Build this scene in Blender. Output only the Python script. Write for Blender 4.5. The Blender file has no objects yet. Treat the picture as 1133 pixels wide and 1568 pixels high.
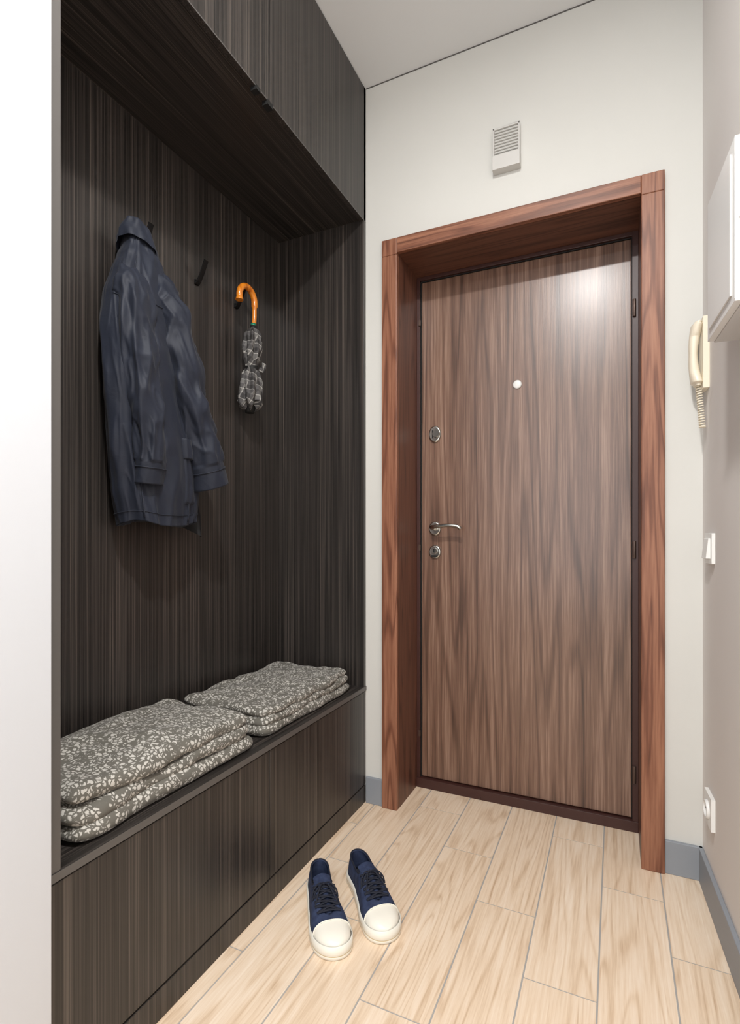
import bpy, math, random
from mathutils import Vector, noise
random.seed(4)
sc=bpy.context.scene
sc.view_settings.view_transform='Standard'
sc.view_settings.look='None'
sc.view_settings.exposure=0.0

# ------------------------------------------------------------------ helpers
def lin(c):
    o=[]
    for v in c:
        v=v/255.0
        o.append(v/12.92 if v<=0.04045 else ((v+0.055)/1.055)**2.4)
    return (o[0],o[1],o[2],1.0)

def newmat(name,col=(128,128,128),rough=0.5,metal=0.0,spec=0.5,coat=0.0,sheen=0.0):
    m=bpy.data.materials.new(name); m.use_nodes=True
    b=m.node_tree.nodes['Principled BSDF']
    b.inputs['Base Color'].default_value=lin(col)
    b.inputs['Roughness'].default_value=rough
    b.inputs['Metallic'].default_value=metal
    b.inputs['Specular IOR Level'].default_value=spec
    b.inputs['Coat Weight'].default_value=coat
    b.inputs['Coat Roughness'].default_value=0.25
    b.inputs['Sheen Weight'].default_value=sheen
    return m
class NT:
    def __init__(s,m):
        s.nt=m.node_tree; s.b=s.nt.nodes['Principled BSDF']
    def n(s,t,**kw):
        x=s.nt.nodes.new(t)
        for k,v in kw.items(): setattr(x,k,v)
        return x
    def l(s,a,b): s.nt.links.new(a,b)
    def math(s,op,a,b=None,clamp=False,c=None):
        x=s.n('ShaderNodeMath',operation=op); x.use_clamp=clamp
        for i,v in enumerate((a,b,c)):
            if v is None: continue
            if isinstance(v,(int,float)): x.inputs[i].default_value=v
            else: s.l(v,x.inputs[i])
        return x.outputs[0]
    def ramp(s,f,stops):
        r=s.n('ShaderNodeValToRGB'); e=r.color_ramp.elements
        while len(e)<len(stops): e.new(0.5)
        for i,(p,c) in enumerate(stops):
            e[i].position=p; e[i].color=lin(c)
        s.l(f,r.inputs[0]); return r.outputs[0]
    def noise(s,vec,scale=1,detail=3,rough=0.5,dist=0.0):
        x=s.n('ShaderNodeTexNoise'); s.l(vec,x.inputs['Vector'])
        x.inputs['Scale'].default_value=scale; x.inputs['Detail'].default_value=detail
        x.inputs['Roughness'].default_value=rough; x.inputs['Distortion'].default_value=dist
        return x.outputs['Fac']
    def mapping(s,vec,scale):
        x=s.n('ShaderNodeMapping'); s.l(vec,x.inputs['Vector']); x.inputs['Scale'].default_value=scale
        return x.outputs[0]
    def bump(s,h,st,dist=0.001):
        x=s.n('ShaderNodeBump'); x.inputs['Strength'].default_value=st; x.inputs['Distance'].default_value=dist
        s.l(h,x.inputs['Height']); s.l(x.outputs[0],s.b.inputs['Normal'])

def wood(name,axis,stops,across=8,along=0.7,rings=30,fine=180,falong=2.5,w=(0.35,0.4,0.25),p=3,
         rough=0.4,spec=0.5,coat=0.0,attr=False,bump=0.15,broad=14,broadal=0.4,dist=0.2,con=1.9):
    m=newmat(name,rough=rough,spec=spec,coat=coat); k=NT(m)
    tc=k.n('ShaderNodeTexCoord').outputs['Object']
    if attr:
        a=k.n('ShaderNodeAttribute'); a.attribute_name='tile'
        vm=k.n('ShaderNodeVectorMath',operation='MULTIPLY_ADD')
        k.l(a.outputs['Vector'],vm.inputs[0]); vm.inputs[1].default_value=(9,9,9); k.l(tc,vm.inputs[2])
        tc=vm.outputs[0]
    def sc_(ac,al):
        v=[ac,ac,ac]; v[axis]=al; return v
    n1=k.noise(k.mapping(tc,sc_(across,along)),1,2,0.4,dist)
    s01=k.math('MULTIPLY_ADD',k.math('SINE',k.math('MULTIPLY',n1,rings)),0.5,c=0.5)
    ring=k.math('SUBTRACT',1.0,k.math('POWER',s01,p))
    n2=k.noise(k.mapping(tc,sc_(fine,falong)),1,3,0.65,0.0)
    n2e=k.math('MULTIPLY_ADD',k.math('SUBTRACT',n2,.5),con,c=.5)
    n3=k.noise(k.mapping(tc,sc_(broad,broadal)),1,3,0.55,0.1)
    n3e=k.math('MULTIPLY_ADD',k.math('SUBTRACT',n3,.5),con,c=.5)
    f=k.math('ADD',k.math('ADD',k.math('MULTIPLY',ring,w[0]),k.math('MULTIPLY',n2e,w[1])),k.math('MULTIPLY',n3e,w[2]))
    if attr:
        sx=k.n('ShaderNodeSeparateXYZ'); k.l(a.outputs['Vector'],sx.inputs[0])
        f=k.math('ADD',f,k.math('MULTIPLY',k.math('SUBTRACT',sx.outputs[2],0.5),0.10))
    k.l(k.ramp(f,stops),k.b.inputs['Base Color'])
    k.bump(n2,bump)
    return m

class MB:
    def __init__(s): s.v=[];s.f=[];s.m=[];s.s=[];s.uv={}
    def vert(s,p): s.v.append(tuple(p)); return len(s.v)-1
    def face(s,ids,m=0,sm=False): s.f.append(tuple(ids)); s.m.append(m); s.s.append(sm)
    def box(s,x0,x1,y0,y1,z0,z1,m=0,tf=None):
        P=[(x,y,z) for z in (z0,z1) for y in (y0,y1) for x in (x0,x1)]
        if tf: P=[tf(*p) for p in P]
        i=[s.vert(p) for p in P]
        for q in ((0,2,3,1),(4,5,7,6),(0,1,5,4),(2,6,7,3),(0,4,6,2),(1,3,7,5)):
            s.face([i[a] for a in q],m)
    def grid(s,fn,nu,nv,m=0,cu=False,cv=False,smooth=True,mf=None):
        U=nu if cu else nu+1; V=nv if cv else nv+1
        ids=[[s.vert(fn(i/nu,j/nv)) for j in range(V)] for i in range(U)]
        for i in range(nu):
            for j in range(nv):
                a=ids[i][j];b=ids[(i+1)%U][j];c=ids[(i+1)%U][(j+1)%V];d=ids[i][(j+1)%V]
                mm=mf((i+.5)/nu,(j+.5)/nv) if mf else m
                s.face((a,b,c,d),mm,smooth)
        return ids
    def tube(s,pts,r,seg=12,m=0,caps=True,ref=None,disp=None):
        pts=[Vector(p) for p in pts]; n=len(pts)
        rr=r if isinstance(r,(list,tuple)) else [r]*n
        T=[(pts[min(i+1,n-1)]-pts[max(i-1,0)]).normalized() for i in range(n)]
        nr=Vector(ref) if ref else (Vector((0,0,1)) if abs(T[0].z)<.9 else Vector((1,0,0)))
        rings=[]
        for i in range(n):
            nr=(nr-T[i]*nr.dot(T[i])).normalized(); bn=T[i].cross(nr)
            ri=rr[i]; ra,rb=(ri if isinstance(ri,(list,tuple)) else (ri,ri))
            ring=[]
            for j in range(seg):
                a=2*math.pi*j/seg
                dd=1.0 if not disp else 1.0+disp(i/(n-1),a)
                ring.append(s.vert(pts[i]+nr*math.cos(a)*ra*dd+bn*math.sin(a)*rb*dd))
            rings.append(ring)
        for i in range(n-1):
            for j in range(seg):
                s.face((rings[i][j],rings[i][(j+1)%seg],rings[i+1][(j+1)%seg],rings[i+1][j]),m,True)
        if caps:
            s.face(rings[0][::-1],m); s.face(rings[-1],m)
        return rings
    def disc(s,c,ax,r,th,m=0,seg=32,prof=None):
        c=Vector(c);ax=Vector(ax).normalized()
        prof=prof or [(r*.92,th),(r,th*.8),(r,0)]
        t=Vector((0,0,1)) if abs(ax.z)<.9 else Vector((1,0,0))
        n1=(t-ax*t.dot(ax)).normalized(); n2=ax.cross(n1)
        rings=[[s.vert(c+ax*h+n1*math.cos(2*math.pi*j/seg)*q+n2*math.sin(2*math.pi*j/seg)*q) for j in range(seg)] for q,h in prof]
        for i in range(len(rings)-1):
            for j in range(seg): s.face((rings[i][j],rings[i+1][j],rings[i+1][(j+1)%seg],rings[i][(j+1)%seg]),m,True)
        s.face(rings[0],m); s.face(rings[-1][::-1],m)
    def build(s,name,mats,bevel=0,solid=0,sub=0,origin=False,tf=None,parent=None,recalc=True):
        V=[Vector(tf(*p)) if tf else Vector(p) for p in s.v]
        loc=Vector((0,0,0))
        if origin:
            xs=[p.x for p in V];ys=[p.y for p in V];zs=[p.z for p in V]
            loc=Vector(((min(xs)+max(xs))/2,(min(ys)+max(ys))/2,min(zs)))
            V=[p-loc for p in V]
        me=bpy.data.meshes.new(name); me.from_pydata([tuple(p) for p in V],[],s.f)
        for i,p in enumerate(me.polygons): p.material_index=s.m[i]; p.use_smooth=s.s[i]
        for mt in (mats if isinstance(mats,(list,tuple)) else [mats]): me.materials.append(mt)
        if recalc:
            import bmesh
            bm=bmesh.new(); bm.from_mesh(me)
            bmesh.ops.remove_doubles(bm,verts=bm.verts,dist=1e-5)
            bmesh.ops.recalc_face_normals(bm,faces=bm.faces); bm.to_mesh(me); bm.free()
        me.update()
        o=bpy.data.objects.new(name,me); sc.collection.objects.link(o); o.location=loc
        if bevel:
            b=o.modifiers.new('bevel','BEVEL'); b.width=bevel; b.segments=2; b.limit_method='ANGLE'
        if solid:
            b=o.modifiers.new('solid','SOLIDIFY'); b.thickness=solid; b.offset=-1
        if sub:
            b=o.modifiers.new('sub','SUBSURF'); b.levels=sub; b.render_levels=sub
        if parent: o.parent=parent
        return o
def empty(name,loc=(0,0,0)):
    e=bpy.data.objects.new(name,None); sc.collection.objects.link(e); e.empty_display_size=.1
    return e
def lerp(tab,x):
    if x<=tab[0][0]: return tab[0][1:]
    for a,b in zip(tab,tab[1:]):
        if x<=b[0]:
            t=(x-a[0])/(b[0]-a[0]); t=t*t*(3-2*t)*.5+t*.5
            return [p+(q-p)*t for p,q in zip(a[1:],b[1:])]
    return tab[-1][1:]
def spline(P,n):
    P=[Vector(p) for p in P]; P=[P[0]*2-P[1]]+P+[P[-1]*2-P[-2]]
    out=[];m=len(P)-3
    for i in range(n+1):
        t=i/n*m; k=min(int(t),m-1); t-=k
        a,b,c,d=P[k:k+4]
        out.append(.5*((2*b)+(c-a)*t+(2*a-5*b+4*c-d)*t*t+(3*b-a-3*c+d)*t**3))
    return out
def nz(x,y,z): return noise.noise(Vector((x,y,z)))
def rdg(x,y,z,p=2.0):
    v=abs(nz(x,y,z)); v=math.sqrt(v*v+.004)-.05      # softened crease
    return (1-max(0,min(1,v*2.2)))**p

# ------------------------------------------------------------------ dims
YW=1.855; HC=2.76; XC=-.878; XB=-1.27; ZB=.4485; ZU=2.244
YR=-1.9
P0=Vector((.2356,YW)); dW=Vector((.058,-1)).normalized(); nW=Vector((-1,-.058)).normalized()
def RW(a,n,z):
    p=P0+dW*a+nW*n; return (p.x,p.y,z)

# ------------------------------------------------------------------ materials
def plaster(name,col,var=5,rough=.8):
    m=newmat(name,col,rough,spec=.3); k=NT(m)
    tc=k.n('ShaderNodeTexCoord').outputs['Object']
    n=k.noise(tc,1.5,3,.5)
    c2=tuple(max(0,c-var) for c in col)
    k.l(k.ramp(n,[(0.3,c2),(0.7,col)]),k.b.inputs['Base Color'])
    k.bump(k.noise(tc,260,2,.5),.06)
    return m
M_wall=plaster('wall_paint_grey',(213,212,207))
M_wallR=plaster('wall_paint_right',(228,223,219))
M_white=plaster('white_lacquer',(204,207,212),3,.45)
M_ceil=plaster('ceiling_paint',(228,229,229),3)
M_base=newmat('baseboard_blue_grey',(140,145,152),.45)
dk=[(0.1,(19,17,16)),(0.40,(37,34,32)),(0.62,(57,52,49)),(0.92,(104,95,88))]
kw=dict(across=16,along=.5,rings=40,fine=340,falong=.8,w=(.08,.78,.14),p=4,rough=.36,spec=.5,bump=.25,broad=50,broadal=.4,con=2.1)
M_dz=wood('dark_veneer_vertical',2,dk,**kw)
M_dy=wood('dark_veneer_lengthwise',1,dk,**kw)
M_edge=newmat('cabinet_edge_band',(88,85,83),.4)
M_black=newmat('black_gap',(12,12,12),.7)
M_door=wood('door_walnut',2,[(0.1,(54,35,27)),(0.38,(91,65,52)),(0.6,(119,89,73)),(0.9,(162,132,114))],
   across=9,along=.4,rings=52,fine=210,falong=4,w=(.22,.44,.34),p=4,rough=.33,spec=.5,coat=.35,bump=.2,broad=15,broadal=.18,dist=.25,con=2.0)
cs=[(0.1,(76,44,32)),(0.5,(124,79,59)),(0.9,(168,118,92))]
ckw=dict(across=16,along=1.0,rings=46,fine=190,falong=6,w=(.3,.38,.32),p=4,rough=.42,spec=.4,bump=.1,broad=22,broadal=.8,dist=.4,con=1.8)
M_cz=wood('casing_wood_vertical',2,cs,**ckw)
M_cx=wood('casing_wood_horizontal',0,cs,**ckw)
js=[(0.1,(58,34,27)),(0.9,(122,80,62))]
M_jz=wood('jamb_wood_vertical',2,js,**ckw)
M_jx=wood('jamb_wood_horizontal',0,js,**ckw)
M_metalbr=newmat('door_frame_brown_metal',(62,34,29),.4)
M_floor=wood('oak_tile',1,[(0.05,(190,158,128)),(0.3,(214,187,158)),(0.55,(231,208,182)),(0.9,(244,227,207))],across=9,along=.8,rings=80,p=5,
   fine=170,falong=7,w=(.24,.52,.24),rough=.33,spec=.5,attr=True,bump=.05,broad=18,broadal=1.2,dist=.25,con=1.8)
M_grout=newmat('grout',(166,163,160),.8)
M_chrome=newmat('chrome',(190,188,182),.22,metal=1)
M_plastic=newmat('white_plastic',(232,231,228),.35)
M_cream=newmat('cream_plastic',(236,226,206),.35)
M_grey=newmat('light_grey_metal',(205,204,203),.4)

# ------------------------------------------------------------------ shell
fb=MB(); tiles=[]
TW=.16;TL=.64;g=.0019
x=-.037-8*TW
while x< .75:
    idx=round((x+.037)/TW)
    off=1.91-(((idx+1)%3))*TL/3
    y=off+TL
    while y>YR-TL:
        x0=max(x+g,-1.31); x1=min(x+TW-g,.62); y0=max(y-TL+g,YR); y1=min(y-g,2.2)
        if x1-x0>.004 and y1-y0>.004:
            n0=len(fb.f); fb.box(x0,x1,y0,y1,-.008,0.0,0)
            tiles.append((n0,len(fb.f),(random.random(),random.random(),random.random())))
        y-=TL
    x+=TW
n0=len(fb.f); fb.box(-1.31,.62,YR,2.2,-.03,-.0012,1); tiles.append((n0,len(fb.f),(0,0,.5)))
fl=fb.build('floor',[M_floor,M_grout],recalc=False)
at=fl.data.attributes.new('tile','FLOAT_VECTOR','FACE')
for a,b,c in tiles:
    for i in range(a,b): at.data[i].vector=c
OX0,OX1,OZ=-.742,.071,2.088
w=MB()
w.box(-1.31,OX0-.015,YW,YW+.3,0,HC); w.box(OX1+.015,.45,YW,YW+.3,0,HC); w.box(OX0-.015,OX1+.015,YW,YW+.3,OZ+.015,HC)
w.build('wall_back',M_wall)
w=MB(); w.box(0,3.85,-.12,0,0,HC,tf=RW); w.build('wall_right',M_wallR)
w=MB(); w.box(-1.40,-.866,YR,.586,0,HC); w.build('wall_left',M_white,bevel=.001)
w=MB(); w.box(-1.40,-1.292,.59,YW+.3,0,HC); w.build('wall_niche',M_wall)
w=MB()
w.box(-.9,-.75,YR-.12,YR,0,HC);w.box(.25,.62,YR-.12,YR,0,HC);w.box(-.75,.25,YR-.12,YR,0,.35);w.box(-.75,.25,YR-.12,YR,2.45,HC)
w.build('wall_front',M_wall)
w=MB(); w.box(-1.4,.62,YR-.12,YW+.3,HC,HC+.1); w.build('ceiling',M_ceil)
w=MB()
for a,b,c,d in ((-.75,-.69,.35,2.45),(.19,.25,.35,2.45),(-.69,.19,.35,.41),(-.69,.19,2.39,2.45),(-.27,-.23,.41,2.39)):
    w.box(a,b,YR-.07,YR-.02,c,d)
w.build('added_fill_frame',M_plastic,bevel=.004)  # added frame, made up to house the fill lamp behind the camera
w=MB(); w.box(-.876,.2356,YW-.003,YW,HC-.0025,HC-.0003); w.build('ceiling_gap_shade',newmat('shadow_gap',(95,93,91),.8))  # dark strip painted in for the shade of the ceiling gap
w=MB(); w.box(-.874,-.805,YW-.012,YW,0,.1); w.box(.136,.2356,YW-.012,YW,0,.1); w.build('baseboard_back',M_base,bevel=.002)
w=MB(); w.box(.0,3.7,0,.012,0,.1,tf=RW); w.build('baseboard_right',M_base,bevel=.002)

# ------------------------------------------------------------------ built-in cabinet
e=empty('hallway_bench_cabinet')
c=MB(); c.box(-1.29,XB,.61,1.835,0,HC-.002); c.box(-1.29,XC,1.835,1.853,ZB-.02,HC-.002)
c.build('back_and_end_panels',M_dz,bevel=.001,parent=e)
c=MB(); c.box(-1.29,XC-.002,.592,.61,0,HC-.002); c.box(XC-.002,XC+.001,.592,.6105,ZB-.018,HC-.002)
c.build('near_side_panel',M_edge,bevel=.001,parent=e)
c=MB(); c.box(XB,XC+.002,.592,1.853,ZB-.018,ZB); c.box(XB,XC-.019,.61,1.835,ZU,ZU+.018)
c.box(XC-.02,XC-.004,.6,1.85,.0,.066)
c.build('bench_top',M_dy,bevel=.0012,parent=e)
c=MB(); c.box(XC-.001,XC+.0028,.592,1.853,ZB-.0165,ZB-.0015); c.build('bench_edge_band',M_edge,parent=e)
c=MB(); c.box(XC-.004,XC,.592,1.853,0,.066)
for y0,y1 in ((.592,1.2235),(1.2265,1.852)):
    c.box(XC-.018,XC,y0,y1,.071,ZB-.0205)
for y0,y1 in ((.612,1.2235),(1.2265,1.852)):
    c.box(XC-.018,XC,y0,y1,ZU-.004,HC-.004)
c.build('drawer_and_door_fronts',M_dz,bevel=.0015,parent=e)
c=MB(); c.box(XC-.03,XC-.018,.6,1.85,.0,ZB-.02,0); c.box(XC-.03,XC-.0185,.61,1.835,ZU+.018,HC-.003)
c.box(XC-.016,XC+.004,1.16,1.178,ZU-.014,ZU-.003);c.box(XC-.016,XC+.003,1.212,1.238,ZU-.016,ZU-.003)
c.build('carcass_shadow_gap_and_catches',M_black,parent=e)
c=MB(); c.box(XC-.001,XC+.0006,.612,1.852,ZU-.0045,ZU-.0015); c.build('upper_door_edge_highlight',M_edge,parent=e)  # lighter strip stands in for the highlight along the doors' lower edge

# ------------------------------------------------------------------ door
e=empty('door_1')
YF=1.835; YD=2.07
c=MB(); c.box(-.804,OX0,YF,YW,0,2.144-.062); c.box(OX1,.135,YF,YW,0,2.144-.062)
c.box(-.804,OX0,YF,YW,2.0821,2.144); c.box(OX1,.135,YF,YW,2.0821,2.144)
c.build('casing_stiles',M_cz,bevel=.0025,parent=e)
c=MB(); c.box(OX0,OX1,YF,YW,OZ,2.144); c.build('casing_header',M_cx,bevel=.0025,parent=e)
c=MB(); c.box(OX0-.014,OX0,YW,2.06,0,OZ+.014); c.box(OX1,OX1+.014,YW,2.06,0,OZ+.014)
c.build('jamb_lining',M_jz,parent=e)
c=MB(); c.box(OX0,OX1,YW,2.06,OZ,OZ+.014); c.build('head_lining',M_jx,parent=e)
c=MB()
for a,b,z0,z1 in ((OX0,-.729,0,OZ),(.052,OX1,0,OZ),(-.729,.052,2.074,OZ)):
    c.box(a,b,2.055,2.15,z0,z1,0)
c.box(OX0,OX1,2.05,2.15,0,.037,0)
c.box(OX0,OX1,2.15,2.158,0,OZ,1)
c.box(-.729,-.726,2.066,2.15,.037,2.074,1); c.box(.0495,.052,2.066,2.15,.037,2.074,1); c.box(-.729,.052,2.066,2.15,2.0705,2.074,1)
for xx,zz in ((-.727,1.9),(-.727,.98),(-.727,.22)):
    c.box(xx-.006,xx+.002,2.05,2.056,zz-.012,zz+.012,2)
for zz in (1.82,.98,.2): c.tube([(.058,2.052,zz-.03),(.058,2.052,zz+.03)],.006,10,2)
c.box(-.48,-.478,2.045,2.052,0,.012,2)
c.build('steel_frame',[M_metalbr,M_black,newmat('hinge_metal',(90,72,64),.4,metal=.5)],bevel=.001,parent=e)
c=MB(); c.box(-.726,.0495,YD,2.14,.04,2.0705); c.build('leaf',M_door,bevel=.003,parent=e)
h=MB(); ax=(0,-1,0)
h.disc((-.341,YD,1.606),ax,.0165,.006,1,prof=[(.004,.0065),(.012,.0065),(.0165,.004),(.0165,0)])
def oval(cx,cz,rx,rz,th,m=0):
    def P(q,hh,n=36): return [h.vert((cx+rx*q*math.cos(2*math.pi*i/n),YD-hh,cz+rz*q*math.sin(2*math.pi*i/n))) for i in range(n)]
    R=[P(.8,th),P(.93,th*.85),P(1,th*.4),P(1,0)]
    for a in range(3):
        for i in range(36): h.face((R[a][i],R[a+1][i],R[a+1][(i+1)%36],R[a][(i+1)%36]),m,True)
    h.face(R[0],m)
oval(-.668,1.442,.026,.035,.008)
h.disc((-.66,YD-.008,1.442),ax,.015,.010,0)
h.box(-.678,-.674,YD-.0095,YD-.008,1.425,1.458,2)
oval(-.668,.963,.026,.028,.008)
h.disc((-.668,YD-.008,.968),ax,.013,.008,0); h.box(-.6705,-.6655,YD-.0175,YD-.016,.96,.976,2)
h.box(-.682,-.655,YD-.012,YD-.008,.942,.95,2)
oval(-.668,1.058,.026,.029,.009)
h.tube(spline([(-.668,YD-.006,1.062),(-.668,YD-.03,1.062),(-.664,YD-.048,1.063),(-.645,YD-.056,1.066),(-.60,YD-.057,1.07),(-.562,YD-.055,1.066),(-.548,YD-.052,1.056)],40),
  [(.010+.003*math.exp(-i/4)) if i<12 else .0075 for i in range(41)],16,0)
h.build('handle_and_locks',[M_chrome,M_plastic,M_black],parent=e)

# ------------------------------------------------------------------ vent grille
v=MB(); cx=-.339; z0,z1=2.282,2.428; hw=.045
v.box(cx-hw,cx+hw,YW-.010,YW,z0+.006,z1,0)
v.box(cx-hw,cx-hw+.005,YW-.024,YW-.008,z0+.05,z1,0); v.box(cx+hw-.005,cx+hw,YW-.024,YW-.008,z0+.05,z1,0)
v.box(cx-hw,cx+hw,YW-.024,YW-.008,z1-.005,z1,0)
v.box(cx-hw-.001,cx+hw+.001,YW-.032,YW,z0,z0+.048,0)
n=9; ph=(z1-z0-.055)/n
for i in range(n):
    zz=z0+.050+i*ph
    v.box(0,1,0,1,0,1,0,tf=lambda a,b,c_,zz=zz:(cx-hw+.005+a*(2*hw-.01),YW-.023+.005*c_+(.016-.005*c_)*b,zz+ph*(.0+.93*c_)))
v.build('vent_grille',[newmat('vent_plastic',(200,198,194),.45)],bevel=.0008,origin=True)

# ------------------------------------------------------------------ right wall items
p=MB()
p.box(.489,.71,.0,.07,1.45,1.745,0,tf=RW)
p.box(.494,.712,.07,.083,1.452,1.75,1,tf=RW)
p.box(.52,.69,.083,.086,1.47,1.73,1,tf=RW)
p.box(.712,.716,.03,.078,1.60,1.655,0,tf=RW)
p.box(.716,.7175,.036,.040,1.605,1.65,2,tf=RW)
p.box(.708,.7125,.058,.0835,1.456,1.746,1,tf=RW)
p.build('electrical_panel_box',[M_grey,M_plastic,M_black],bevel=.003,origin=True)
p=MB()
p.box(.034,.092,0,.016,1.45,1.655,0,tf=RW)
def hs(u,v_):
    z=1.462+u*.185
    s_=abs(u-.5)*2
    r1=.012+.012*max(0,(s_-.55)/.45)**.7; r2=.011+.005*s_
    if u<.03 or u>.97: r1*=.65; r2*=.65
    nn=.036-.012*s_**2
    a=2*math.pi*v_
    return RW(.062+r1*1.3*math.cos(a),nn+r2*math.sin(a),z)
ids=p.grid(hs,40,24,0,cv=True)
p.face(ids[0],0);p.face(ids[-1][::-1],0)
hel=[]
for i in range(300):
    t=i/299; a=t*2*math.pi*18
    zc=1.462-.12*min(t,.9)/.9
    hel.append(RW(.062+.012*t+.007*math.cos(a),.022-.008*t+.007*math.sin(a),zc))
p.tube(hel,.0022,6,0)
p.build('intercom_handset',[M_cream],bevel=.002,origin=True)
p=MB()
p.box(.075,.158,0,.009,.952,1.036,0,tf=RW)
p.box(0,1,0,1,0,1,0,tf=lambda a,n,z:RW(.089+.055*a,.008+n*(.006+.006*(1-z)),.966+.056*z))
p.build('light_switch',[M_plastic],bevel=.0015,origin=True)
p=MB()
p.box(.075,.158,0,.010,.222,.31,0,tf=RW)
c0=Vector(RW(.1165,.010,.266)); ax=Vector((nW.x,nW.y,0))
p.disc(c0,ax,.024,.008,0,prof=[(.018,.001),(.02,.007),(.024,.007),(.026,0)])
p.disc(Vector(RW(.108,.011,.266)),ax,.003,.002,1); p.disc(Vector(RW(.125,.011,.266)),ax,.003,.002,1)
p.build('wall_socket',[M_plastic,M_black],bevel=.0015,origin=True)

# ------------------------------------------------------------------ coat hooks
M_hook=newmat('black_metal',(18,18,19),.45,metal=.4)
for yy in (1.13,1.358,1.560):
    p=MB()
    path=[(XB+.0045,1.868),(XB+.012,1.876),(XB+.026,1.90),(XB+.044,1.94)]
    p.box(XB+.0002,XB+.006,yy-.009,yy+.009,1.866,1.882)
    for (xa,za),(xb,zb) in zip(path,path[1:]):
        p.box(0,1,0,1,0,1,0,tf=lambda a,b,c_,xa=xa,za=za,xb=xb,zb=zb:(xa+(xb-xa)*a-.002+.004*c_,yy-.009+.018*b,za+(zb-za)*a-.002*c_))
    p.build('coat_hook',M_hook,bevel=.0008,origin=True)

# ------------------------------------------------------------------ umbrella
M_orange=wood('umbrella_handle_wood',2,[(0.2,(176,88,14)),(0.8,(226,138,36))],rough=.2,coat=.5,bump=.02,across=20,along=4)
M_plaid=newmat('plaid_fabric',(80,78,78),.7); k=NT(M_plaid)
tc=k.n('ShaderNodeTexCoord').outputs['Object']
sx=k.n('ShaderNodeSeparateXYZ'); k.l(tc,sx.inputs[0])
dn=k.noise(tc,18,2,.5)
za=k.math('ADD',k.math('ADD',sx.outputs[2],k.math('MULTIPLY',sx.outputs[1],.5)),k.math('MULTIPLY',dn,.02))
ya=k.math('ADD',k.math('SUBTRACT',sx.outputs[1],k.math('MULTIPLY',sx.outputs[2],.35)),k.math('MULTIPLY',dn,.015))
def stripe(v,f,th): return k.math('GREATER_THAN',k.math('FRACT',k.math('MULTIPLY',v,f)),th)
s1=k.math('ADD',stripe(za,26,.5),stripe(ya,40,.5)); s2=k.math('ADD',stripe(za,26,.92),stripe(ya,40,.9))
f=k.math('ADD',k.math('MULTIPLY',s1,.22),k.math('MULTIPLY',s2,.4),clamp=True)
k.l(k.ramp(f,[(0,(48,46,46)),(.25,(74,72,72)),(.5,(104,102,100)),(1,(170,168,162))]),k.b.inputs['Base Color'])
u=MB()
UX=-1.214
cr=[(UX,1.592,1.79),(UX,1.598,1.83),(UX,1.599,1.87)]
cy,cz,cr_=1.556,1.889,.043
for i in range(0,17):
    a=math.radians(-5+ i*195/16); cr.append((UX,cy+cr_*math.cos(a),cz+cr_*math.sin(a)))
cr.append((UX,1.5125,1.868))
path=spline(cr,70)
u.tube(path,[.0085 if i<8 else (.0115 if i<66 else .0115+.0006*(i-66)) for i in range(71)],16,0)
rt=[(0,.010),(.03,.020),(.1,.032),(.25,.034),(.38,.029),(.46,.021),(.5,.019),(.56,.028),(.7,.040),(.88,.044),(.95,.042),(1,.022)]
def um(a,t):
    r=lerp(rt,t)[0]; an=2*math.pi*a
    z=1.795-.30*t
    cyy=1.592-.020*t
    r*=1+.13*math.sin(6*an+8*t)*min(1,t*6)+.07*math.sin(11*an-5*t)+.14*nz(2*math.cos(an),2*math.sin(an),t*9)
    if t>.93: z+=.010*math.sin(6*an+3)
    return (UX+r*math.cos(an)*.95,cyy+r*math.sin(an),z)
u.grid(um,140,70,1,cu=True)
u.tube([(UX,1.573,1.52),(UX,1.571,1.478)],[.02,.016],16,2)
u.tube([(UX,1.592,1.80),(UX,1.592,1.812)],.0095,14,3)
u.tube([(UX,1.592,1.79),(UX,1.592,1.803)],.012,14,2)
u.grid(lambda a,t:(UX+.0225*math.cos(2*math.pi*a),1.583+.0225*math.sin(2*math.pi*a),1.652-.014*t+.003*math.sin(2*math.pi*a)),32,2,2,cu=True)
u.tube(spline([(UX+.02,1.60,1.645),(UX+.028,1.612,1.642),(UX+.03,1.618,1.655),(UX+.028,1.62,1.67)],14),[(.009,.0015)]*15,8,1)
u.build('umbrella',[M_orange,M_plaid,M_black,newmat('green_ring',(28,120,90),.4)],origin=True)

# ------------------------------------------------------------------ jacket
M_jk=newmat('navy_cloth',(26,31,44),.62,spec=.38,sheen=.06); k=NT(M_jk)
tc=k.n('ShaderNodeTexCoord').outputs['Object']
k.l(k.ramp(k.noise(tc,7,4,.6),[(.3,(25,30,43)),(.7,(30,36,51))]),k.b.inputs['Base Color'])
k.bump(k.noise(tc,20,3,.5,1.0),.22,.008)
M_jl=newmat('jacket_lining',(12,13,18),.7)
j=MB()
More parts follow.
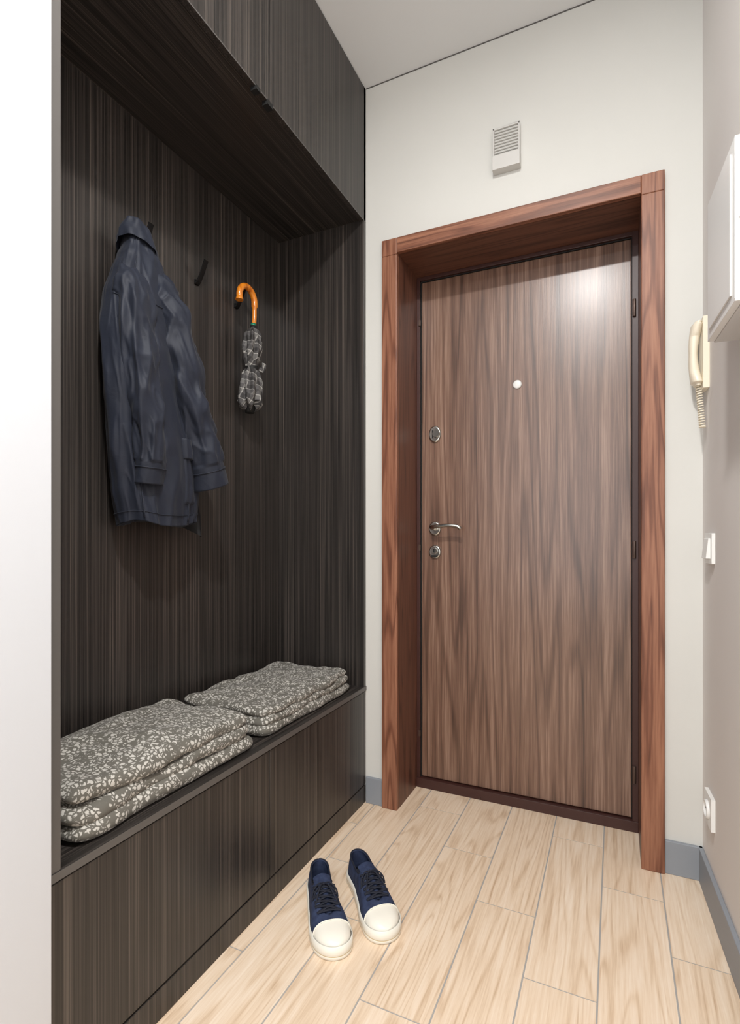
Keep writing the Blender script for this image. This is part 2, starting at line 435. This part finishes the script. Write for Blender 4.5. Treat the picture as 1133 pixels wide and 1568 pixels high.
#     z    Yc    hwY   Xc     hdX
JT=[(1.055,1.134,.122,-1.198,.054),(1.16,1.124,.132,-1.194,.058),(1.30,1.106,.138,-1.190,.060),(1.45,1.092,.140,-1.188,.060),
    (1.57,1.086,.138,-1.190,.057),(1.67,1.080,.120,-1.195,.052),(1.74,1.076,.092,-1.200,.047),(1.79,1.072,.066,-1.205,.042),(1.825,1.068,.046,-1.208,.036),(1.855,1.066,.038,-1.21,.033)]
def body(a,z,off=0):
    yc,hw,xc,hd=lerp(JT,z)
    n_=.78
    ca,sa=math.cos(a),math.sin(a)
    fy=math.copysign(abs(ca)**n_,ca); fx=math.copysign(abs(sa)**n_,sa)
    t=max(0,min(1,(1.82-z)/.75))
    d=.012*t*math.sin(4*a+1.2+2.6*nz(a*.6,z*2.5,1))
    d+=.018*(rdg(ca*1.3+z*.9,sa*1.3,z*2.0+1.3,2)-.45)*(.3+t*.7)
    d+=.010*(rdg(ca*2.2-z*2.2,sa*2.2+2,z*4.0-4,2.5)-.4)*(.4+t*.6)
    d+=.003*(rdg(ca*3.5+z*5,sa*3.5+2,z*7.0+9,3)-.35)
    d+=off
    X=xc+(hd+d*.9)*fx; Y=yc+(hw+d*.5)*fy
    X=max(X,XB+.006)
    return Vector((X,Y,z))
ZH=1.062
def jb(u_,v_):
    a=2*math.pi*u_
    if v_>.96:
        t=(v_-.96)/.04; zz=ZH+.05*t
        p_=body(a,zz,-.006-.01*t)
        return p_+Vector((0,0,.008*math.sin(3*a)))
    z=1.853-(1.853-ZH)*(v_/.96)
    p_=body(a,z)
    if v_>.9: p_+=Vector((0,0,.008*math.sin(3*a)*(v_-.9)/.06))
    return p_
j.grid(jb,220,220,0,cu=True,mf=lambda a,b:1 if b>.967 else 0)
def rib(pts,r=.0016,m=0): j.tube(pts,r,6,m)
rib([body(2*math.pi*i/120,ZH+.03,.0012)+Vector((0,0,.005*math.sin(3*2*math.pi*i/120))) for i in range(121)],.0012)
for a0,a1,zt,zb in ((1.15,1.2,1.77,1.07),(2.2,2.35,1.78,1.08),(.62,.55,1.5,1.07)):
    rib([body(a0+(a1-a0)*i/60,zt+(zb-zt)*i/60,.0014) for i in range(61)],.0018)
def patch(a0,a1,z0,z1,off,m=0):
    def fn(u_,v_):
        ed=min(u_,1-u_,v_,1-v_); o=off if ed>.03 else -.001
        return body(a0+(a1-a0)*u_,z0+(z1-z0)*v_,o)
    j.grid(fn,24,24,m)
patch(.85,1.35,1.25,1.31,.015)
patch(.83,1.33,1.12,1.26,.006)
patch(.50,.70,1.075,1.5,.007)
rib([body(.2+2.7*i/60,1.66+.01*math.sin(i/10),.0012) for i in range(61)],.0014)
def sleeve(P,R,seed,n=150):
    pts=spline(P,n)
    rad=[tuple(lerp(R,i/n)) for i in range(n+1)]
    def disp(t,a):
        ca,sa=math.cos(a),math.sin(a)
        k_=1 if t<.9 else .25
        v_=.11*math.sin(t*30+3.2*nz(ca*1.2,sa*1.2,t*4+seed)+a)*(.3+.7*max(0,nz(t*3,seed,ca)+.4))
        v_+=.24*(rdg(ca*1.0+seed+t*2,sa*1.0,t*4.0,2)-.45)
        v_+=.09*(rdg(ca*1.8+seed-t*5,sa*1.8,t*8,2.5)-.4)
        return v_*k_
    rings=j.tube(pts,rad,80,0,caps=False,ref=(1,0,0),disp=disp)
    for r_ in rings:
        for i in r_:
            if j.v[i][0]<XB+.004: j.v[i]=(XB+.004,j.v[i][1],j.v[i][2])
    e_=pts[-1]; d_=(pts[-1]-pts[-3]).normalized()
    inner=[]
    for kk in range(3):
        inner.append([j.vert(e_+(Vector(j.v[i])-e_)*(.93-.03*kk)-d_*(.02*kk)) for i in rings[-1]])
    prev=rings[-1]
    for r_ in inner:
        for q in range(80): j.face((prev[q],prev[(q+1)%80],r_[(q+1)%80],r_[q]),1,True)
        prev=r_
    j.face(prev,1)
    m_=int(n*.93)
    rib([Vector(j.v[i])+(Vector(j.v[i])-pts[m_]).normalized()*.0012 for i in rings[m_]]+[Vector(j.v[rings[m_][0]])],.0015)
sleeve([(-1.205,1.085,1.755),(-1.182,1.118,1.715),(-1.160,1.145,1.635),(-1.144,1.166,1.52),(-1.138,1.196,1.40),(-1.138,1.238,1.29),(-1.136,1.278,1.18)],
       [(0,.028,.035),(.12,.043,.048),(.3,.052,.052),(.55,.052,.052),(.8,.050,.050),(1,.054,.058)],1.3)
sleeve([(-1.205,1.04,1.75),(-1.178,1.022,1.70),(-1.162,1.012,1.62),(-1.152,1.018,1.50),(-1.142,1.036,1.38),(-1.140,1.050,1.27),(-1.150,1.052,1.17)],
       [(0,.025,.03),(.12,.040,.048),(.3,.046,.054),(.55,.042,.050),(.8,.036,.046),(1,.032,.044)],4.1)
def fp(u_,v_):
    y=1.24+.10*u_; z=1.5-(.455-.02*math.sin(u_*5))*v_
    y+=.025*v_
    return (-1.225+.018*math.sin(u_*7+v_*2)*v_+.012*nz(u_*3,v_*6,2),y-.045,z)
j.grid(fp,30,60,1)
def col(u_,v_):
    a=2*math.pi*u_
    pr=[(0,.034,1.815),(.25,.035,1.845),(.45,.037,1.868),(.55,.042,1.872),(.65,.047,1.864),(.85,.055,1.838),(1,.060,1.815)]
    r,z=lerp(pr,v_)
    w_=.010*nz(math.cos(a)*2,math.sin(a)*2,v_*3)
    return (-1.210+(r+w_)*.82*math.sin(a)*(1 if math.sin(a)>0 else .9),1.068+(r*1.0+w_)*math.cos(a),z-.022*math.cos(a)+.012*math.sin(a))
j.grid(col,90,30,0,cu=True)
rib(spline([(-1.21,1.085,1.85),(-1.235,1.108,1.882),(-1.254,1.13,1.893),(-1.236,1.138,1.884),(-1.215,1.10,1.85)],20),.003)
jo=j.build('jacket',[M_jk,M_jl],origin=True)

# ------------------------------------------------------------------ folded bench covers
M_cu=newmat('printed_cotton',(120,116,106),.85,spec=.2,sheen=.1); k=NT(M_cu)
tc=k.n('ShaderNodeTexCoord').outputs['Object']
nn=k.n('ShaderNodeTexNoise'); k.l(tc,nn.inputs['Vector']); nn.inputs['Scale'].default_value=80
vm=k.n('ShaderNodeVectorMath',operation='MULTIPLY_ADD'); k.l(nn.outputs['Color'],vm.inputs[0]); vm.inputs[1].default_value=(.012,.012,.012); k.l(tc,vm.inputs[2])
vo=k.n('ShaderNodeTexVoronoi',feature='DISTANCE_TO_EDGE'); k.l(vm.outputs[0],vo.inputs['Vector']); vo.inputs['Scale'].default_value=98
vo2=k.n('ShaderNodeTexVoronoi',feature='F1'); k.l(vm.outputs[0],vo2.inputs['Vector']); vo2.inputs['Scale'].default_value=66
def sstep(v,lo,hi):
    r=k.n('ShaderNodeMapRange'); r.interpolation_type='SMOOTHSTEP'
    r.inputs['From Min'].default_value=lo; r.inputs['From Max'].default_value=hi; k.l(v,r.inputs['Value']); return r.outputs[0]
a1=sstep(vo.outputs['Distance'],.09,.19)
a2=sstep(vo2.outputs['Distance'],.70,.58)
f=k.math('MULTIPLY',a1,a2)
k.l(k.ramp(f,[(0,(102,99,92)),(1,(190,187,180))]),k.b.inputs['Base Color'])
k.bump(k.noise(tc,400,2,.5),.3,.001)
def slab(mb,x0,x1,y0,y1,z0,z1,seed,bulge=.01,nxy=14.0,amp=.006,N=64):
    cx,cy,cz=(x0+x1)/2,(y0+y1)/2,(z0+z1)/2; hx,hy,hz=(x1-x0)/2,(y1-y0)/2,(z1-z0)/2
    def pt(q):
        L1=(abs(q[0])**nxy+abs(q[1])**nxy)**(1/nxy)
        ar=hz/min(hx,hy)
        rxy=max(L1,1e-6)
        a,b=q[0],q[1]
        if rxy>1: a/=rxy; b/=rxy; rxy=1
        rim=1-ar*1.0
        if abs(q[2])>=.999:
            if rxy>rim:
                t=(rxy-rim)/(1-rim); t=min(1,t)
                an=t*math.pi/4; rn=rim+(1-rim)*math.sin(an*1.0)*1.0
                zc=math.copysign(math.cos(an),q[2])
                a*=rn/rxy; b*=rn/rxy
            else: zc=math.copysign(1,q[2])
        else:
            an=math.pi/4+(1-abs(q[2]))*math.pi/4
            rn=rim+(1-rim)*math.sin(an); zc=math.copysign(math.cos(an),q[2]) if q[2] else 0
            s_=rn/rxy; a*=s_; b*=s_
        X=cx+hx*a; Y=cy+hy*b; Z=cz+hz*zc
        X+=amp*1.6*nz(Y*9,seed,Z*14)*abs(a)+.003*nz(X*20,Y*20,seed)
        Y+=amp*1.6*nz(X*9,seed+5,Z*14)*abs(b)
        wv=amp*nz(X*9,Y*9,seed)+amp*.7*nz(X*22,Y*22,seed+9)+amp*.9*(rdg(X*5,Y*4,seed+3)-.4)
        m_=max(0,min(1,(zc+1)/2)) if seed<1 else 1
        Z+=bulge*(1-a*a)*(1-b*b)*max(0,zc)+wv*m_
        return (X,Y,max(Z,ZB+.001))
    for ax_ in range(3):
        for sg in (-1,1):
            def fn(u_,v_):
                q=[0,0,0]; q[ax_]=sg
                q[(ax_+1)%3]=u_*2-1; q[(ax_+2)%3]=v_*2-1
                return pt(q)
            mb.grid(fn,N,N,0)
q=MB()
slab(q,-1.228,-.898,.655,1.195,ZB,ZB+.036,.3,.0,amp=.006)
slab(q,-1.222,-.905,.650,1.190,ZB+.031,ZB+.066,6.3,.004,amp=.007)
slab(q,-1.215,-.910,.655,1.180,ZB+.060,ZB+.096,3.3,.018,amp=.009)
q.build('folded_bench_cushion',M_cu,origin=True)
q=MB()
slab(q,-1.240,-.900,1.235,1.790,ZB,ZB+.034,.5,.0,amp=.006)
slab(q,-1.234,-.905,1.245,1.780,ZB+.028,ZB+.056,8.3,.003,amp=.006)
slab(q,-1.230,-.910,1.250,1.775,ZB+.050,ZB+.078,5.1,.010,amp=.008)
q.build('folded_bench_cushion',M_cu,origin=True)

# ------------------------------------------------------------------ sneakers
M_nv=newmat('navy_canvas',(40,50,82),.8,spec=.2); k=NT(M_nv)
tc=k.n('ShaderNodeTexCoord').outputs['Object']
k.l(k.ramp(k.noise(tc,60,3,.6),[(.3,(40,48,72)),(.7,(60,70,98))]),k.b.inputs['Base Color'])
k.bump(k.noise(tc,700,2,.5),.4,.001)
M_rub=newmat('white_rubber',(236,232,220),.35)
M_lace=newmat('navy_lace',(24,28,42),.8)
M_lin=newmat('shoe_lining',(34,40,58),.9)
M_tan=newmat('gum_line',(205,185,145),.6)
L=.285
WT=[(0,.033),(.3,.034),(.5,.040),(.7,.048),(1,.047)]
def hw_(t):
    w_=lerp(WT,t)[0]
    if t<.13: w_*=math.sqrt(max(0,1-(1-t/.13)**2))
    if t>.80: w_*=math.sqrt(max(0,1-((t-.80)/.20)**2.1))
    return w_
HT=[(0,.094),(.12,.086),(.28,.078),(.38,.082),(.46,.080),(.6,.067),(.72,.056),(.86,.050),(1,.046)]
def cen(t,side): return side*(.010*max(0,t-.35)-.004*math.sin(t*math.pi))
def up(t,th,side,off=0):
    h_=lerp(HT,t)[0]; zb=.02
    cap=1
    if t>.80: cap=math.sqrt(max(0,1-((t-.80)/.20)**2.2))*.62+.38 if t<1 else .38
    w_=hw_(t)+off
    lean=0 if t>.15 else (.15-t)*.05
    c_,s_=max(0,math.cos(th)),math.sin(th)
    return (w_*c_**.62, zb+((h_-zb)*cap+off)*s_**.85, lean*s_)
CAP=.782
def shoe(name,heel,ang,side):
    ca,sa=math.cos(ang),math.sin(ang)
    def tf(x,y,z): return (heel[0]+ca*x-sa*y,heel[1]+sa*x+ca*y,z)
    NS=120
    def tt(u_): return (1-math.cos(math.pi*u_))/2
    def thm(t):
        if t<.34: return math.radians(50)
        if t<.42:
            q_=(t-.34)/.08; return math.radians(50+24*q_*q_*(3-2*q_))
        if t<.68: return math.radians(74+5*(t-.42)/.26)
        if t<.72: return math.radians(79+11*(t-.68)/.04)
        return math.pi/2
    up_=MB()
    for sg in (-1,1):
        def fn(u_,v_):
            t=tt(u_); th=v_*thm(t)
            y,z,dx=up(t,th,side)
            return (t*L+dx,cen(t,side)+sg*y,z)
        up_.grid(fn,NS,18,0,mf=lambda a,b:1 if tt(a)>CAP+.03*(1-b) else 0)
    par=empty(name)
    par.location=(heel[0]+ca*L/2,heel[1]+sa*L/2,0)
    bpy.context.view_layer.update()
    def fin(o):
        o.parent=par; o.matrix_parent_inverse=par.matrix_world.inverted()
    o=up_.build('upper',[M_nv,M_rub],solid=.0028,tf=tf); fin(o)
    so=MB()
    N=120
    def outline(off,z):
        r=[]
        for i in range(N):
            a=2*math.pi*i/N; t=(1-math.cos(a))/2; sg=1 if a<math.pi else -1
            w_=hw_(t)
            x=t*L+off*(-math.cos(a))*1.0
            y=cen(t,side)+sg*(w_+off*abs(math.sin(a))**.5)
            zz=z(t) if callable(z) else z
            r.append(so.vert((x,y,zz)))
        return r
    tz=lambda t:.027+.004*max(0,(t-.75)/.25)
    RR=[outline(.002,0.0),outline(.0048,.002),outline(.0048,.009),outline(.0042,.010),outline(.0048,.011),outline(.0045,tz),outline(.001,lambda t:tz(t)+.001)]
    ms=[0,0,1,1,0,0]
    for i in range(6):
        for q_ in range(N): so.face((RR[i][q_],RR[i][(q_+1)%N],RR[i+1][(q_+1)%N],RR[i+1][q_]),ms[i],True)
    so.face(RR[0][::-1],0)
    ins=outline(-.003,.016); so.face(ins,2)
    o=so.build('sole',[M_rub,M_tan,M_lin],tf=tf); fin(o)
    d=MB()
    ridge=[]
    for i in range(41):
        th=math.radians(4+172*i/40); sg=1 if th<math.pi/2 else -1; th2=th if th<math.pi/2 else math.pi-th
        b_=th2/(math.pi/2); t=CAP+.03*(1-b_)
        y,z,dx=up(t,th2,side,.001); ridge.append((t*L,cen(t,side)+sg*y,z))
    d.tube(ridge,.0016,8,1)
    for sg in (-1,1):
        def fc(u_,v_):
            t=.40+.29*u_; th=thm(t)-v_*math.radians(20)
            ed=min(u_,1-u_,v_,1-v_); y,z,dx=up(t,th,side,.0018 if ed>.04 else 0)
            return (t*L,cen(t,side)+sg*y,z)
        d.grid(fc,24,8,0)
        cb=[]
        for i in range(40):
            t=tt(i/39*.42)
            y,z,dx=up(t,thm(t),side,.0005); cb.append((t*L+dx,cen(t,side)+sg*y,z))
        d.tube(cb,.0022,8,2)
    d.grid(lambda u_,v_:(up(.004,.05+v_*.8,side)[2]-.0015+.0006*abs(u_-.5),(u_-.5)*.014,up(.004,.05+v_*.8,side)[1]),4,12,0)
    def tg(u_,v_):
        t=.70-.40*v_; x=t*L; w_=.016+.008*v_
        h_=lerp(HT,t)[0]
        z=h_-.003+ (.012*max(0,(v_-.55)/.45)**1.3) - .010*(2*u_-1)**2
        return (x,cen(t,side)+w_*(2*u_-1),z)
    d.grid(tg,14,24,0)
    d.grid(lambda a,b:(tg(a,b)[0],tg(a,b)[1],tg(a,b)[2]-.0035),14,24,2)
    rows=[.435,.485,.535,.585,.635,.69]
    def ey(t,sg,o_=.0035):
        y,z,dx=up(t,thm(t)-math.radians(14),side,o_); return Vector((t*L,cen(t,side)+sg*y,z))
    for t in rows:
        for sg in (-1,1):
            p_=ey(t,sg,.002); d.disc(p_,(0,sg*.35,1),.003,.0015,3,seg=12)
    lr=(.0042,.0016)
    for i in range(len(rows)-1):
        for sg in (-1,1):
            A=ey(rows[i],sg); B=ey(rows[i+1],-sg); mid=(A+B)/2+Vector((0,0,.0035 if sg>0 else .0052))
            d.tube(spline([A-Vector((0,-sg*.001,.002)),A,mid,B,B-Vector((0,sg*.001,.002))],18),[lr]*19,8,2,ref=(1,0,0))
    A=ey(rows[-1],-1);B=ey(rows[-1],1)
    d.tube(spline([A,(A+B)/2+Vector((0,0,.003)),B],10),[lr]*11,8,2,ref=(1,0,0))
    c0=(ey(rows[0],1)+ey(rows[0],-1))/2+Vector((0,0,.006))
    d.tube([c0-Vector((.004,0,0)),c0,c0+Vector((.004,0,0))],[.003,.0045,.003],10,2)
    for sg in (-1,1):
        d.tube(spline([c0,c0+Vector((.006,sg*.015,.006)),c0+Vector((.018,sg*.031,-.006)),c0+Vector((.028,sg*.034,-.022)),c0+Vector((.022,sg*.026,-.008)),c0+Vector((.008,sg*.010,.003)),c0],40),.0019,8,2)
        d.tube(spline([c0,c0+Vector((.012,sg*.010,.005)),c0+Vector((.034,sg*.020,-.004)),c0+Vector((.054,sg*.030,-.022))],20),.0019,8,2)
    o=d.build('laces_tongue_and_trim',[M_nv,M_rub,M_lace,M_chrome],tf=tf,recalc=True); fin(o)
    return par
def place(name,heel,toe,side):
    shoe(name,heel,math.atan2(toe[1]-heel[1],toe[0]-heel[0]),side)
place('sneaker',(-.795,1.352),(-.619,1.129),1)
place('sneaker',(-.718,1.440),(-.519,1.2375),-1)

# ------------------------------------------------------------------ lights
def area(name,loc,size,power,rot=(0,0,0),col=(1,1,1),shape='DISK',sy=None):
    l=bpy.data.lights.new(name,'AREA'); l.energy=power; l.shape=shape; l.size=size; l.color=col
    if sy: l.size_y=sy
    o=bpy.data.objects.new(name,l); o.location=loc; o.rotation_euler=rot; sc.collection.objects.link(o); return o
M_ring=newmat('downlight_ring',(235,235,235),.3)
for i,(x,y,pw) in enumerate(((-.16,.22,46),(-.2,-1.0,22))):
    r=MB(); r.grid(lambda u_,v_:(x+(.075+.02*math.cos(2*math.pi*v_))*math.cos(2*math.pi*u_),y+(.075+.02*math.cos(2*math.pi*v_))*math.sin(2*math.pi*u_),HC-.007+.007*math.sin(2*math.pi*v_)),40,10,0,cu=True,cv=True)
    r.build('ceiling_downlight',M_ring)
    area('downlight_lamp',(x,y,HC-.012),.13,pw,col=(1,.99,.97))
area('rear_fill_light',(-.25,YR+.03,1.4),.95,21,rot=(math.radians(90),0,0),col=(.96,.98,1),shape='RECTANGLE',sy=2.0)  # added soft fill from behind the camera, no known source there
wd=bpy.data.worlds.new('world'); sc.world=wd; wd.use_nodes=True
wd.node_tree.nodes['Background'].inputs[0].default_value=(.9,.95,1,1); wd.node_tree.nodes['Background'].inputs[1].default_value=.6

# ------------------------------------------------------------------ camera
cd=bpy.data.cameras.new('camera'); co=bpy.data.objects.new('camera',cd); sc.collection.objects.link(co)
cd.sensor_fit='HORIZONTAL'; cd.sensor_width=24; cd.clip_start=.02
cd.lens=24*811/1133; cd.shift_y=36/1133
co.location=(0,0,1.03); co.rotation_euler=(math.radians(90),0,math.radians(24.9))
sc.camera=co
